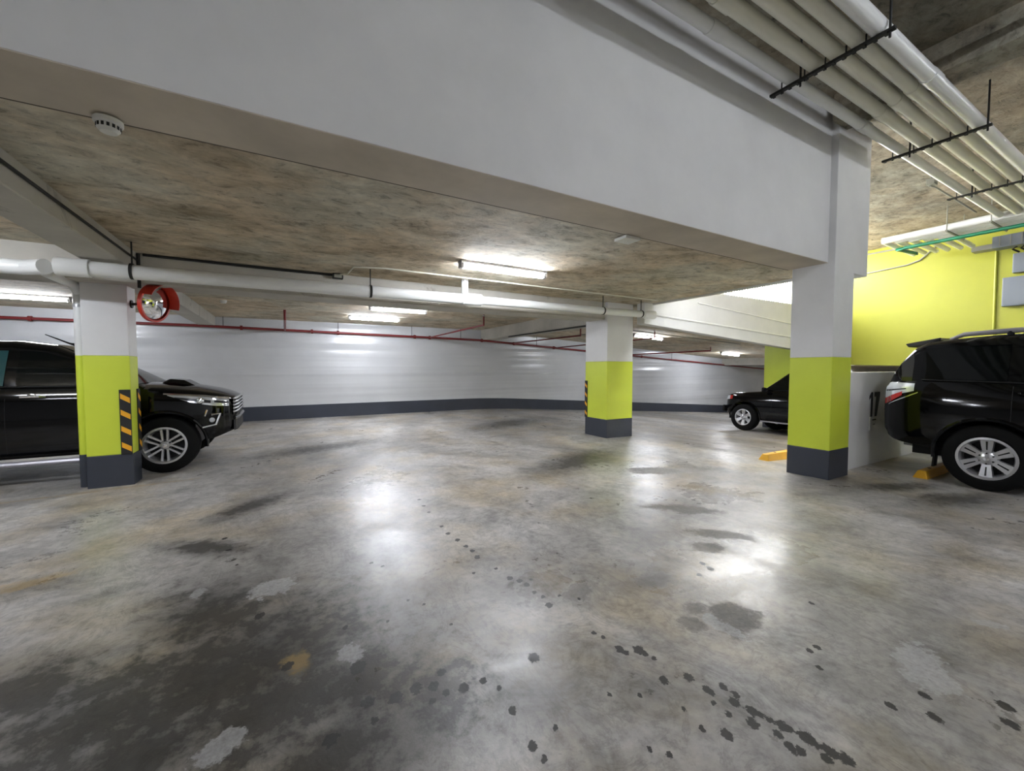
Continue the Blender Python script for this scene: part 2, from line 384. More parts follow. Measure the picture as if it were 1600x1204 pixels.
def beam(name, label, mat, *a):
    o = MB().box(*a).build(name, mat, bevel=.012); return tag(o, label, 'beam')
beam('cross_beam', 'painted concrete beam running between striped column and middle column', M['beamgrey'], -14, 5.82, 6.42, 6.92, 2.46, ZLOW + .02)
beam('ceiling_beam', 'grey concrete beam with a conduit along its side above striped column', M['beamgrey'], -1.85, -1.51, 3.09, 6.42, 2.59, ZLOW + .02)
beam('ceiling_beam', 'pale beam behind the round traffic mirror ending at far wall', M['beamgrey'], -1.93, -1.58, 6.92, WALL_B, 2.57, ZLOW + .02)
beam('ceiling_beam', 'grey beam from middle column back to the far wall', M['beamgrey'], 6.12, 6.6, 6.92, WALL_B, 2.46, ZLOW + .02)
beam('ceiling_beam', 'dark beam on the high ceiling beside the pipe rack', M['slab_high'], 5.92, 6.30, -8, 2.53, 4.47, ZHIGH + .01)
beam('ceiling_beam', 'sloping-slab beam beyond the middle column over the ramp', M['beamgrey'], 20.0, 20.4, 6.24, WALL_B, 1.62, 3.0)

# parapet of the ramp above
pa = empty('ramp_parapet', (6.53, 6.04, 2.4)); pa.location = (0, 0, 0)
tag(pa, 'cream parapet wall with sloping lower edge under the bright opening', 'parapet')
px_ = [6.53, 8, 10, 12, 14.48]
pm = MB()
for (xa, xb) in zip(px_[:-1], px_[1:]):
    za, zb_ = 2.40 - .067 * (xa - 6.25), 2.40 - .067 * (xb - 6.25)
    pm.hexa([(xa, 6.04, za), (xb, 6.04, zb_), (xb, 6.24, zb_), (xa, 6.24, za)], [(xa, 6.04, 3.22), (xb, 6.04, 3.22), (xb, 6.24, 3.22), (xa, 6.24, 3.22)])
pm.build('parapet_wall', M['white'], pa)
ld = MB().tube([(6.6, 6.01, 2.585), (14.4, 6.01, 2.195)], .022, 8).build('ledge_pipe', M['pvc'], pa)
ld = MB().tube([(8.2, 6.015, 2.93), (14.4, 6.015, 2.52)], .014, 8).build('conduit', M['pvc'], pa)
rl = empty('railing', (0, 0, 0)); tag(rl, 'thin white baluster railing on top of the cream parapet', 'railing')
MB().box(7.0, 14.4, 6.12, 6.16, 4.1, 4.14).build('top_rail', M['trimwhite'], rl)
b0 = MB().box(-.016, .016, -.016, .016, 0, .9).build('baluster', M['conduit'], rl); b0.location = (7.1, 6.14, 3.22)
for i in range(1, 66):
    c = b0.copy(); COL.objects.link(c); c.location = (7.1 + i * .11, 6.14, 3.22); c.parent = rl

# lime pier behind the far SUV
gp = empty('lime_pier', (13.5, 7.0, ramp(13.5))); tag(gp, 'plain lime green pier behind the far black SUV', 'column')
z0 = ramp(13.5)
MB().box(.05, .5, -.66, .47, 0.2, zlowc(13.9) - z0).build('shaft', M['lime'], gp); MB().box(.04, .51, -.67, .48, -.05, .2).build('base_band', M['slate'], gp)

# ------------------------------------------------------------------ columns
def column(label, x0, x1, y0, y1, ztop):
    zb = zf((x0 + x1) / 2, (y0 + y1) / 2); cx, cy = (x0 + x1) / 2, (y0 + y1) / 2
    o = empty('concrete_column', (cx, cy, zb)); tag(o, label, 'column')
    hx, hy = (x1 - x0) / 2, (y1 - y0) / 2
    MB().box(-hx, hx, -hy, hy, 1.6, ztop - zb).build('white_shaft', M['white'], o, bevel=.008)
    MB().box(-hx - .001, hx + .001, -hy - .001, hy + .001, .388, 1.6).build('lime_band', M['lime'], o, bevel=.008)
    MB().box(-hx - .003, hx + .003, -hy - .003, hy + .003, -.03, .389).build('slate_base', M['slate'], o, bevel=.008)
    return o, hx, hy
cL, hx, hy = column('column in white, lime and slate beside the black pickup and round mirror', -2.09, -1.67, 6.67, 6.98, 2.47)
def guard(parent, w, h, mat4, stripes=4):
    g = MB().box(0, w, -.012, 0, 0, h).build('corner_guard', M['blackrub'], parent)
    g.matrix_local = mat4
    g['label'] = 'black and yellow striped corner guard'
    st = h / stripes
    for i in range(stripes):
        z = i * st + st * .16; sl_ = st * .30
        s_ = MB().hexa([(w * .1, -.014, z + sl_), (w * .95, -.014, z), (w * .95, -.011, z), (w * .1, -.011, z + sl_)],
                       [(w * .1, -.014, z + sl_ + st * .32), (w * .95, -.014, z + st * .32), (w * .95, -.011, z + st * .32), (w * .1, -.011, z + sl_ + st * .32)]).build('stripe', M['tape_yellow'], g)
guard(cL, .105, .80, Matrix.Translation((hx - .108, -hy - .001, .385)))
guard(cL, .10, .80, Matrix.Translation((hx + .001, hy - .10, .385)) @ Matrix.Rotation(math.pi / 2, 4, 'Z'))
# painted downpipe beside the striped column
dp = empty('downpipe', (-2.152, 6.84, 0)); tag(dp, 'painted vertical downpipe running down beside the striped column', 'pipe')
MB().tube([(0, 0, 1.6), (0, 0, 2.30)], .05, 14).build('white_length', M['pvc'], dp, True)
MB().tube([(0, 0, .40), (0, 0, 1.6)], .05, 14).build('lime_length', M['lime'], dp, True)
MB().tube([(0, 0, 0), (0, 0, .40)], .052, 14).build('slate_length', M['slate'], dp, True)
MB().tube([(0, 0, 2.28), (0, 0, 2.36), (-.01, -.12, 2.44), (-.03, -.66, 2.46)], .052, 14).build('elbow', M['pvc'], dp, True)
MB().lathe([(.05, 0), (.056, 0), (.056, .03), (.05, .03)], 'z', 16, (0, 0, 2.18)).build('pipe_clip', M['galv'], dp, True)

cM, hx, hy = column('middle column in white, lime and slate standing alone on open floor', 5.8, 6.52, 6.34, 7.03, ZLOW)
guard(cM, .08, .80, Matrix.Translation((-hx - .001, hy + .005, .385)) @ Matrix.Rotation(-math.pi / 2, 4, 'Z'))
cR, hx, hy = column('column in white, lime and slate beside the low wall numbered 17', 6.11, 6.64, 2.53, 3.03, ZHIGH)
MB().box(hx - .01, 7.02 - 6.375, -hy + .002, hy, 2.715, ZHIGH).build('upper_haunch', M['white'], cR)

# ------------------------------------------------------------------ lights
def tube_light(label, x0, x1, y, z, group=None, drop=0.0, tilt=0.0, rz=0.0):
    L = x1 - x0; o = empty('tube_light', (x0, y, z)); tag(o, label, 'light', group); o.rotation_euler = (0, tilt, rz)
    MB().box(0, L, -.062, .062, -.034, 0).build('housing', M['light_housing'], o, bevel=.008)
    MB().lathe([(.0, .05), (.046, .05), (.046, L - .05), (.0, L - .05)], 'x', 14, (0, 0, -.05), math.pi - .25, 2 * math.pi + .25).build('tube', M['tube'], o, True)
    MB().box(0, .05, -.045, .045, -.095, -.005).build('end_cap', M['light_housing'], o, bevel=.008)
    MB().box(L - .05, L, -.045, .045, -.095, -.005).build('end_cap', M['light_housing'], o, bevel=.008)
    if drop:
        MB().tube([(.2, 0, 0), (.2, 0, drop)], .006, 6).build('rod', M['galv'], o); MB().tube([(L - .2, 0, 0), (L - .2, 0, drop)], .006, 6).build('rod', M['galv'], o)
    return o
tube_light('lit fluorescent tube on rough ceiling in front of the white drainpipe', 1.95, 3.25, 4.84, ZLOW)
tube_light('lit tube light behind the drainpipe, the nearer of the pair before far wall', 1.62, 2.90, 9.25, ZLOW)
tube_light('lit tube light of the pair closest to the far wall and red pipe', 1.45, 2.75, 11.2, ZLOW)
tube_light('long lit tube light above the black pickup cab', -4.95, -3.55, 10.95, ZLOW)
tube_light('lit tube light just beyond the middle column under the ramp slab', 9.85, 11.2, 9.55, zlowc(9.85) - .004, tilt=.06)
tube_light('small distant lit tube light above the far black SUV', 16.6, 17.9, 11.0, zlowc(16.6) - .004, tilt=.06)
G2 = 'unseen tube lights added on the high ceiling'  # lamps out of view, added to brighten the open floor and deep beam
for (x, y) in ((-6.4, -2.6), (-.4, -4.4), (3.4, -1.3), (5.8, -4.2), (9.8, -1.4)):
    tube_light('added out-of-view tube light on the high ceiling over the driveway', x, x + 1.3, y, ZHIGH, G2)
tube_light('added hidden tube light on the slab edge facing the cream parapet', 6.90, 8.15, 3.7, 3.06, rz=math.pi / 2)  # added lamp hidden by the slab, brightens parapet and yellow wall
tube_light('added hidden tube light low over the ramp behind lime pier', 17.4, 18.7, 7.6, zlowc(17.4) - .004, tilt=.06)  # added lamp out of sight, lifts the far wall beyond the ramp
tube_light('added out-of-view tube light over the bays left of the striped column', -8.6, -7.3, 5.0, ZLOW)  # unseen lamp added to raise brightness on the left side
tube_light('added out-of-view tube light between conduit beam and the left bays', -4.1, -2.8, 4.5, ZLOW)  # unseen lamp added to light the left slab and striped column front

# ------------------------------------------------------------------ pipes under the low slab
def clamp_ring(parent, x, y, z, r, top):
    MB().lathe([(r, -.014), (r + .008, -.014), (r + .008, .014), (r, .014)], 'x', 20, (x, y, z)).build('clamp', M['dark_steel'], parent, True)
    MB().tube([(x, y, z + r), (x, y, top)], .008, 6).build('hanger_rod', M['dark_steel'], parent)
R_ = .078; PB = 5.87; PZ = 2.49
dpipe = empty('drainpipe', (0, 0, 0)); tag(dpipe, 'white drainpipe hung below the cross beam from column to column', 'pipe')
MB().tube([(-1.95, PB, PZ - .01), (2.62, PB, PZ + .03)], R_, 18).build('pipe_run', M['pvc'], dpipe, True)
MB().tube([(2.6, PB, PZ + .03), (6.35, PB, PZ + .045)], R_ - .012, 18).build('pipe_run', M['pvc'], dpipe, True)
MB().tube([(2.40, PB, PZ + .03), (2.72, PB, PZ + .033)], R_ + .014, 18).build('coupling', M['pvc'], dpipe, True)
MB().tube([(2.45, PB, PZ + .06), (2.45, PB, ZLOW)], .055, 14).build('branch', M['pvc'], dpipe, True)
MB().tube([(-2.0, PB, PZ - .012), (-1.75, PB, PZ - .008)], R_ + .014, 18).build('coupling', M['pvc'], dpipe, True)
MB().tube([(6.3, PB, PZ + .045), (6.62, PB, PZ + .048)], R_ + .006, 18).build('end_coupling', M['pvc'], dpipe, True)
for x in (-1.42, 1.05, 5.25, 6.25): clamp_ring(dpipe, x, PB, PZ + .01 + .006 * x, R_ - (.012 if x > 2.6 else 0), ZLOW)
lp = empty('drainpipe', (0, 0, 0)); tag(lp, 'white drainpipe continuing away past the black pickup roof', 'pipe')
MB().tube([(-2.09, 5.90, PZ - .02), (-2.3, 6.05, PZ - .02), (-9.5, 6.1, PZ + .02)], .075, 18).build('pipe_run', M['pvc'], lp, True)
# conduits
def pipe_obj(name, label, pts, r, mat, cat='conduit', group=None, n=8):
    return tag(MB().tube(pts, r, n).build(name, mat, None, True), label, cat, group)
pipe_obj('conduit', 'thin pale conduit running along the rough slab past the tube light', [(.72, 6.30, 2.785), (.80, 6.2, 2.785), (.82, 5.75, 2.785), (1.2, 5.62, 2.785), (6.45, 5.62, 2.785)], .010, M['pvc_cream'])
pipe_obj('conduit', 'dark conduit fixed along the side of ceiling beam by mirror column', [(-1.497, 3.1, 2.72), (-1.497, 6.36, 2.72)], .012, M['dark_steel'])
pipe_obj('conduit', 'dark cable along the top edge of the cross beam', [(-1.45, 6.405, 2.795), (.0, 6.405, 2.785), (.68, 6.405, 2.79)], .016, M['dark_steel'])
pipe_obj('conduit', 'thin dark vertical tube where two beams meet by mirror column', [(-1.49, 6.40, 2.80), (-1.49, 6.40, 2.40)], .017, M['dark_steel'])  # dark tube set along the corner line of the two beams
cb = empty('junction_box', (.69, 6.38, 2.77)); tag(cb, 'small dark junction box at cross beam corner beside conduit', 'box')
MB().box(-.07, .07, -.05, .03, -.035, .035).build('box_body', M['dark_steel'], cb, bevel=.005); MB().box(-.05, .05, -.054, -.05, -.025, .025).build('cover', M['conduit'], cb)
# red sprinkler main on far wall
zr = lambda a: 2.55 + .0 * a - (.013 * max(0, a + 2)) - .045 * max(0, a - 6)
rp = empty('sprinkler_pipe', (0, 0, 0)); tag(rp, 'long red sprinkler pipe along the top of the far wall', 'pipe')
pts = [(x, WALL_B - .12, zr(x)) for x in (-13.9, -6, -2, 2, 6, 8, 12, 16, 20, 25)]
MB().tube(pts, .034, 12).build('pipe_run', M['red'], rp, True)
for x in (-4.9, -3.7, -1.0, .7, 1.4, 3.7, 4.2, 6.1, 7.4, 9.2, 11.5, 14):
    MB().tube([(x - .03, WALL_B - .12, zr(x)), (x + .03, WALL_B - .12, zr(x))], .06, 12).build('coupling', M['red'], rp, True)
for x in (-3.9, -1.4, 1.4, 3.6, 5.3, 8.4, 12, 16):
    MB().tube([(x, WALL_B - .12, zr(x)), (x, WALL_B - .12, zlowc(x))], .008, 6).build('hanger_rod', M['dark_steel'], rp)
def branch(label, pts, r=.022):
    o = MB().tube(pts, r, 8).build('branch_pipe', M['red'], rp, True); o['label'] = label
    MB().lathe([(0, -.05), (.02, -.045), (.022, -.012), (.012, 0)], 'z', 10, (pts[-1][0], pts[-1][1], pts[-1][2])).build('sprinkler_head', M['galv'], o)
    return o
branch('red branch pipe with upright rising from the main on far wall', [(.02, WALL_B - .14, zr(0)), (.02, 10.4, zr(0) + .02), (.02, 10.4, 2.75)], .026)
branch('red branch pipe reaching out from far wall behind cross beam', [(4.2, WALL_B - .14, zr(4)), (4.2, 8.9, zr(4) + .02), (4.2, 8.9, 2.74)])
branch('red branch pipe beside the beam behind middle column', [(7.4, WALL_B - .14, zr(7)), (7.4, 9.2, zr(7)), (7.4, 9.2, 2.66)])
branch('red branch pipe over the ramp right of middle column', [(9.4, WALL_B - .14, zr(9)), (9.4, 8.3, zr(9) + .06), (9.4, 8.3, 2.56)])
branch('dark red branch pipe over the ramp ending in bright valve', [(13.0, WALL_B - .14, zr(13)), (13.0, 9.0, zr(13) + .03), (13.0, 9.0, zr(13) + .16)], .024)
pipe_obj('sprinkler_pipe', 'thin dark pipe slung under the beam behind middle column', [(6.04, 11.0, 2.43), (6.04, 7.3, 2.42), (5.86, 7.08, 2.42)], .02, M['dark_steel'], 'pipe')
pipe_obj('conduit', 'thin dark conduit crossing the ramp slab near tube light', [(8.9, 13.0, 2.60), (8.9, 8.9, 2.60), (13.9, 8.5, 2.30)], .014, M['conduit'])

# traffic mirror
mc = Vector((-1.40, 6.60, 2.255)); nrm = Vector((.90, -.42, -.12)).normalized()
tm_ = empty('traffic_mirror', mc); tag(tm_, 'round convex traffic mirror with orange red hood on the column', 'mirror')
q = nrm.to_track_quat('Z', 'Y'); tm_.rotation_mode = 'QUATERNION'; tm_.rotation_quaternion = q
rad = .215
prof = [(rad * math.sin(t) / math.sin(.62), .12 * (math.cos(t) - math.cos(.62)) / (1 - math.cos(.62)) * .55) for t in np.linspace(.0001, .62, 12)]
MB().lathe(prof, 'z', 40).build('mirror_dome', M['mirror'], tm_, True, angle=60)
MB().lathe([(rad - .006, -.02), (rad + .018, -.02), (rad + .018, .022), (rad - .004, .022)], 'z', 40).build('rim', M['orange_red'], tm_, True)
MB().lathe([(0, -.05), (rad * .5, -.045), (rad, -.02)], 'z', 32).build('back_shell', M['orange_red'], tm_, True)
# hood: upper half visor standing out from the rim
upv = q.inverted() @ Vector((0, 0, 1)); ang0 = math.atan2(upv.y, upv.x)
MB().lathe([(rad + .012, .02), (rad + .016, .13), (rad + .022, .13), (rad + .018, .02)], 'z', 30, (0, 0, 0), ang0 - 1.75, ang0 + 1.2).build('hood', M['orange_red'], tm_, True)
arm = MB(); inv = q.inverted()
loc = lambda p: inv @ (Vector(p) - mc)
arm.tube([loc((-1.67, 6.80, 2.25)), loc((-1.56, 6.74, 2.25)), loc(mc - nrm * .04)], .016, 8).build('arm', M['dark_steel'], tm_, True)
a2 = MB(); a2.tube([loc((-1.672, 6.80, 2.25)), loc((-1.655, 6.80, 2.25))], .05, 12).build('mount', M['dark_steel'], tm_, True)

# smoke detectors
def detector(label, x, y):
    o = empty('smoke_detector', (x, y, 2.79)); tag(o, label, 'detector')
    MB().lathe([(0, .0), (.062, .0), (.062, -.022), (.058, -.026), (0, -.026)], 'z', 28).build('base', M['detector'], o, True)
    MB().lathe([(.0, -.02), (.05, -.026), (.05, -.05), (.036, -.066), (0, -.068)], 'z', 28).build('chamber', M['detector'], o, True)
    for k in range(14):
        t = 2 * math.pi * k / 14
        s_ = MB().box(-.006, .006, -.002, .002, -.05, -.031).build('vent', M['dark_steel'], o)
        s_.location = (.0495 * math.cos(t), .0495 * math.sin(t), 0); s_.rotation_euler = (0, 0, t + math.pi / 2)
detector('white round smoke detector under the deep beam by conduit beam', -.81, 3.04)
sq = empty('ceiling_plate', (3.13, 3.14, 2.795)); tag(sq, 'small pale square plate at the deep beam edge near numbered wall column', 'plate')
MB().box(-.10, .10, -.085, .085, -.03, 0).build('plate_body', M['detector'], sq, bevel=.004); MB().lathe([(0, -.036), (.01, -.036), (.012, -.03)], 'z', 10).build('knob', M['detector'], sq)
detector2 = empty('smoke_detector', (-1.05, 9.95, ZLOW)); tag(detector2, 'small round smoke detector near the far ceiling over the pickup bonnet', 'detector')
MB().lathe([(0, 0), (.06, 0), (.06, -.025), (.045, -.06), (0, -.062)], 'z', 20).build('chamber', M['detector'], detector2, True)

# ------------------------------------------------------------------ overhead rack of white pipes
RZ = 4.35
rack = [(2.295, .054, 'pvc'), (2.078, .063, 'pvc_cream'), (1.908, .060, 'pvc_cream'), (1.750, .057, 'pvc_cream'), (1.597, .066, 'pvc')]
ordn = ['nearest the deep beam', 'second from the deep beam', 'middle one of five', 'fourth from the deep beam', 'outermost, away from the beam']
for (b, r, mt), s_ in zip(rack, ordn):
    o = empty('overhead_pipe', (0, 0, 0)); tag(o, 'pale pipe of the overhead rack, ' + s_, 'pipe', 'pipes of the overhead rack')
    MB().tube([(-12, b, RZ), (11.87, b, RZ)], r, 16).build('pipe_run', M[mt], o, True)
    for x in (1.0 + b, 5.6 + (b - 1.4) * .6):
        MB().tube([(x - .1, b, RZ), (x + .1, b, RZ)], r + .007, 16).build('coupling', M[mt], o, True)
pipe_obj('conduit', 'thin bright conduit lying between the overhead rack pipes', [(5.7, 1.995, 4.42), (11.8, 1.995, 4.38)], .014, M['pvc'])
for k, x in enumerate((-2.5, 1.74, 4.46, 7.18, 9.73)):
    o = empty('pipe_hanger', (x, 1.967, 4.262)); tag(o, ['hanger bar of the overhead rack over the driveway', 'hanger bar of the overhead rack over the driveway', 'black hanger bar crossing the rack before the dark ceiling beam', 'black hanger bar crossing the rack after the dark ceiling beam', 'black hanger bar crossing the rack near the yellow wall'][k], 'hanger', 'hangers of the overhead rack')
    bar = MB()
    bar.box(-.02, .02, -.49, .50, -.012, .012)
    for i in range(13): bar.box(-.028, .028, -.44 + .075 * i, -.415 + .075 * i, -.02, -.008)
    bar.build('bar', M['dark_steel'], o)
    for y in (-.455, .22):
        MB().tube([(0, y, -.06), (0, y, ZHIGH - 4.262)], .010, 6).build('rod', M['dark_steel'], o)
    for (b, r, mt) in rack:
        MB().tube([(0, b - 1.967 + r + .010, -.03), (0, b - 1.967 + r + .010, .08)], .007, 6).build('bolt', M['dark_steel'], o)
# pipes turning along the yellow wall
ends_b = [4.06, 3.88, 3.69, 3.50, 3.30, 3.12]
for k in range(6):
    a = 11.98 + .17 * k
    o = empty('overhead_pipe', (0, 0, 0)); tag(o, 'white pipe in the bundle crossing toward the yellow wall, ' + ['front one', 'second one', 'third one', 'fourth one', 'fifth one', 'rear one'][k], 'pipe', 'pipe bundle before the yellow wall')
    MB().tube([(a, -4, 4.35), (a, ends_b[k], 4.35)], .072, 14).build('pipe_run', M['pvc'], o, True)
    MB().tube([(a, ends_b[k] - .06, 4.35), (a + .08, ends_b[k], 4.34), (YEL_A - .65 + .05 * k, ends_b[k], 4.31)], .049, 12).build('elbow_run', M['pvc'], o, True)
for (y, z1) in ((3.0, 1), (2.4, 1), (1.3, 1)):
    o = empty('pipe_hanger', (12.40, y, 4.262)); tag(o, {3.0: 'thin grey hanger at the capped ends of the white pipe bundle', 2.4: 'thin grey hanger where the rack pipes meet the white bundle', 1.3: 'thin grey hanger of the white bundle beyond the rack pipes'}[y], 'hanger', 'hangers of the pipe bundle')
    MB().box(-.56, .56, -.015, .015, -.012, .012).build('bar', M['conduit'], o)
    for x in (-.52, .52): MB().tube([(x, 0, -.03), (x, 0, ZHIGH - 4.262)], .009, 6).build('rod', M['conduit'], o)
pipe_obj('green_pipe', 'green pipe with hooked end below the white pipe bundle', [(13.2, 3.83, 4.15), (13.2, 3.83, 4.19), (12.42, 3.93, 4.19), (12.39, 3.77, 4.19), (12.39, -4, 4.19)], .037, M['green_pipe'], 'pipe', n=12)
# electrical on yellow wall
pipe_obj('conduit', 'upper grey conduit across the top of yellow wall', [(YEL_A - .026, 6.0, 4.68), (YEL_A - .026, 3.7, 4.66)], .022, M['conduit'])
pipe_obj('conduit', 'grey conduit with a bend on the yellow wall beside haunch', [(YEL_A - .026, 6.0, 4.09), (YEL_A - .026, 4.38, 4.19), (YEL_A - .026, 4.12, 4.26), (YEL_A - .026, 3.82, 4.56)], .02, M['conduit'])
pipe_obj('conduit', 'vertical conduit down the yellow wall beside grey boxes', [(YEL_A - .026, 2.82, 4.16), (YEL_A - .026, 2.80, 1.56)], .022, M['yellow_wall'])
tr = empty('cable_duct', (YEL_A, 2.41, 4.24)); tag(tr, 'grey metal cable duct on brackets high on yellow wall', 'duct')
MB().box(-.32, -.002, -3.0, .42, -.06, .0).build('duct_floor', M['box_grey'], tr); MB().box(-.34, -.32, -3.0, .42, -.06, .20).build('duct_side', M['box_grey'], tr); MB().box(-.30, -.002, .42, .75, -.05, .06).build('duct_end', M['conduit'], tr)
for i in range(10): MB().box(-.352, -.338, .30 - i * .16, .315 - i * .16, -.03, .20).build('rib', M['conduit'], tr)
def ebox(label, y0, y1, z0, z1, d):
    o = empty('electrical_box', (YEL_A, (y0 + y1) / 2, z0)); tag(o, label, 'electrical box'); h = (y1 - y0) / 2
    MB().box(-d, -.002, -h, h, 0, z1 - z0).build('enclosure', M['box_grey'], o, bevel=.008)
    MB().box(-d - .012, -d, -h + .015, h - .015, .02, z1 - z0 - .02).build('door', M['box_grey'], o, bevel=.004)
    MB().box(-d - .02, -d - .012, -h + .04, -h + .06, (z1 - z0) * .5, (z1 - z0) * .5 + .06).build('latch', M['dark_steel'], o)
    return o
ebox('upper grey electrical box with black cables on yellow wall', 1.58, 2.54, 3.59, 4.02, .2)
ebox('wide grey electrical box lower on yellow wall', 1.3, 2.68, 2.86, 3.51, .18)
for y in (2.5, 2.38, 2.26, 2.1):
    c = MB().tube([(-.15, y - 2.41, -.065), (-.20, y - 2.36, -.12), (-.10, y - 2.44, -.185)], .02, 8).build('cable', M['blackrub'], tr, True); c['label'] = 'black cable'
# junction box by the rack
jb = empty('junction_box', (9.58, 2.62, ZHIGH - .2)); tag(jb, 'small grey junction box hung beside the overhead pipe rack', 'box')
MB().box(-.08, .08, -.05, .05, -.05, .05).build('box_body', M['conduit'], jb, bevel=.005); MB().tube([(0, 0, .05), (0, 0, .2)], .012, 6).build('stem', M['dark_steel'], jb)
MB().tube([(0, .02, -.05), (.25, .02, -.02), (2.6, .05, .0)], .016, 8).build('conduit', M['conduit'], jb, True)
pipe_obj('sprinkler_pipe', 'red sprinkler pipe high beside the dark ceiling beam', [(-8, .93, 4.60), (12, .93, 4.60)], .036, M['red'], 'pipe', n=12)

# ------------------------------------------------------------------ wheel stops
def wheel_stop(label, x0, x1, y0, y1):
    zb = zf(x0, (y0 + y1) / 2); h = .095
    o = empty('wheel_stop', (x0, y0, zb)); tag(o, label, 'wheel stop')
    L, D = x1 - x0, y1 - y0
    MB().hexa([(0, 0, -.03), (L, 0, -.03), (L, D, -.03), (0, D, -.03)], [(.07, .045, h), (L - .07, .045, h), (L - .07, D - .045, h), (.07, D - .045, h)]).build('block', M['yellow'], o, bevel=.01)
    for x in (.35, L - .35):
        MB().lathe([(0, h + .004), (.018, h + .004), (.02, h - .004)], 'z', 10, (x, D / 2, 0)).build('bolt', M['dark_steel'], o)
wheel_stop('yellow wheel stop on the floor behind the numbered wall column', 6.62, 8.3, 3.55, 3.73)
wheel_stop('yellow wheel stop behind the rear wheel of the big SUV', 7.25, 8.7, 1.90, 2.07)

# ------------------------------------------------------------------ vehicles
def itp(tab): xs_, ys_ = zip(*tab); return lambda x: float(np.interp(x, xs_, ys_))
def make_wheel(parent, x, y, r, rimr, style, side):
    """side -1: right (outer face toward -Y), +1: left"""
    w = .25
    prof = [(rimr - .005, -w * .42), (rimr + .02, -w * .5), (r - .045, -w * .5), (r - .012, -w * .42), (r, -w * .28), (r, w * .28), (r - .012, w * .42), (r - .045, w * .5), (rimr + .02, w * .5), (rimr - .005, w * .42)]
    ty = MB().lathe(prof, 'y', 48).build('wheel', M['tyre'], parent, True); ty.location = (x, y, r)
    if side > 0: ty.rotation_euler = (0, 0, math.pi)
    # outer face at -y
    MB().lathe([(rimr, -w * .47), (rimr + .006, -w * .49), (rimr - .02, -w * .50), (rimr - .03, -w * .40), (rimr - .045, -w * .1), (rimr - .045, w * .4)], 'y', 48).build('rim', M['alloy'], ty, True)
    MB().lathe([(0.001, -w * .02), (rimr - .04, -w * .02)], 'y', 32).build('spoke_shade_disc', M['spoke_shade'], ty)  # near-black disc painted as the shade behind the spokes
    yo = -w * .47
    def spoke(t, r0, r1, w0, w1, ya, yb, mat='alloy', off0=0., off1=0.):
        c, s = math.cos(t), math.sin(t)
        P = lambda rad_, lat, yy: (rad_ * c - lat * s, yy, rad_ * s + lat * c)
        return MB().hexa([P(r0, off0 - w0, ya), P(r0, off0 + w0, ya), P(r1, off1 + w1, yb), P(r1, off1 - w1, yb)], [P(r0, off0 - w0 * 1.1, ya + .04), P(r0, off0 + w0 * 1.1, ya + .04), P(r1, off1 + w1 * 1.1, yb + .05), P(r1, off1 - w1 * 1.1, yb + .05)]).build('spoke', M[mat], ty)
    R1 = rimr - .012
    if style == 'twin':
        for k in range(6):
            t = math.pi / 2 + k * math.pi / 3
            spoke(t, .05, R1, .011, .014, yo + .035, yo + .012, off0=.026, off1=.036); spoke(t, .05, R1, .011, .014, yo + .035, yo + .012, off0=-.026, off1=-.036)
        MB().lathe([(.001, yo + .01), (.045, yo + .014), (.06, yo + .03), (.075, yo + .06)], 'y', 24).build('hub', M['alloy'], ty, True)
    else:
        ww = (.034, .058) if style == 'y6' else (.034, .05)
        for k in range(6):
            t = math.pi / 2 + k * math.pi / 3
            spoke(t, .06, R1, ww[0], ww[1], yo + .03, yo + .006)
            if style == 'y6':
                spoke(t, .10, R1 - .03, .006, .008, yo + .024, yo + .0045, 'lamp_dark')
        MB().lathe([(.001, yo + .006), (.05, yo + .012), (.085, yo + .034), (.10, yo + .06)], 'y', 24).build('hub', M['alloy'], ty, True)
    MB().lathe([(.001, yo + .0), (.028, yo + .002), (.034, yo + .014)], 'y', 20).build('hub_cap', M['chrome'], ty, True)
    for k in range(6):
        t = k * math.pi / 3 + math.pi / 6
        MB().lathe([(.001, yo + .012), (.009, yo + .012), (.010, yo + .035)], 'y', 8, (.062 * math.cos(t), 0, .062 * math.sin(t))).build('lug_nut', M['lamp_dark'], ty)
    return ty

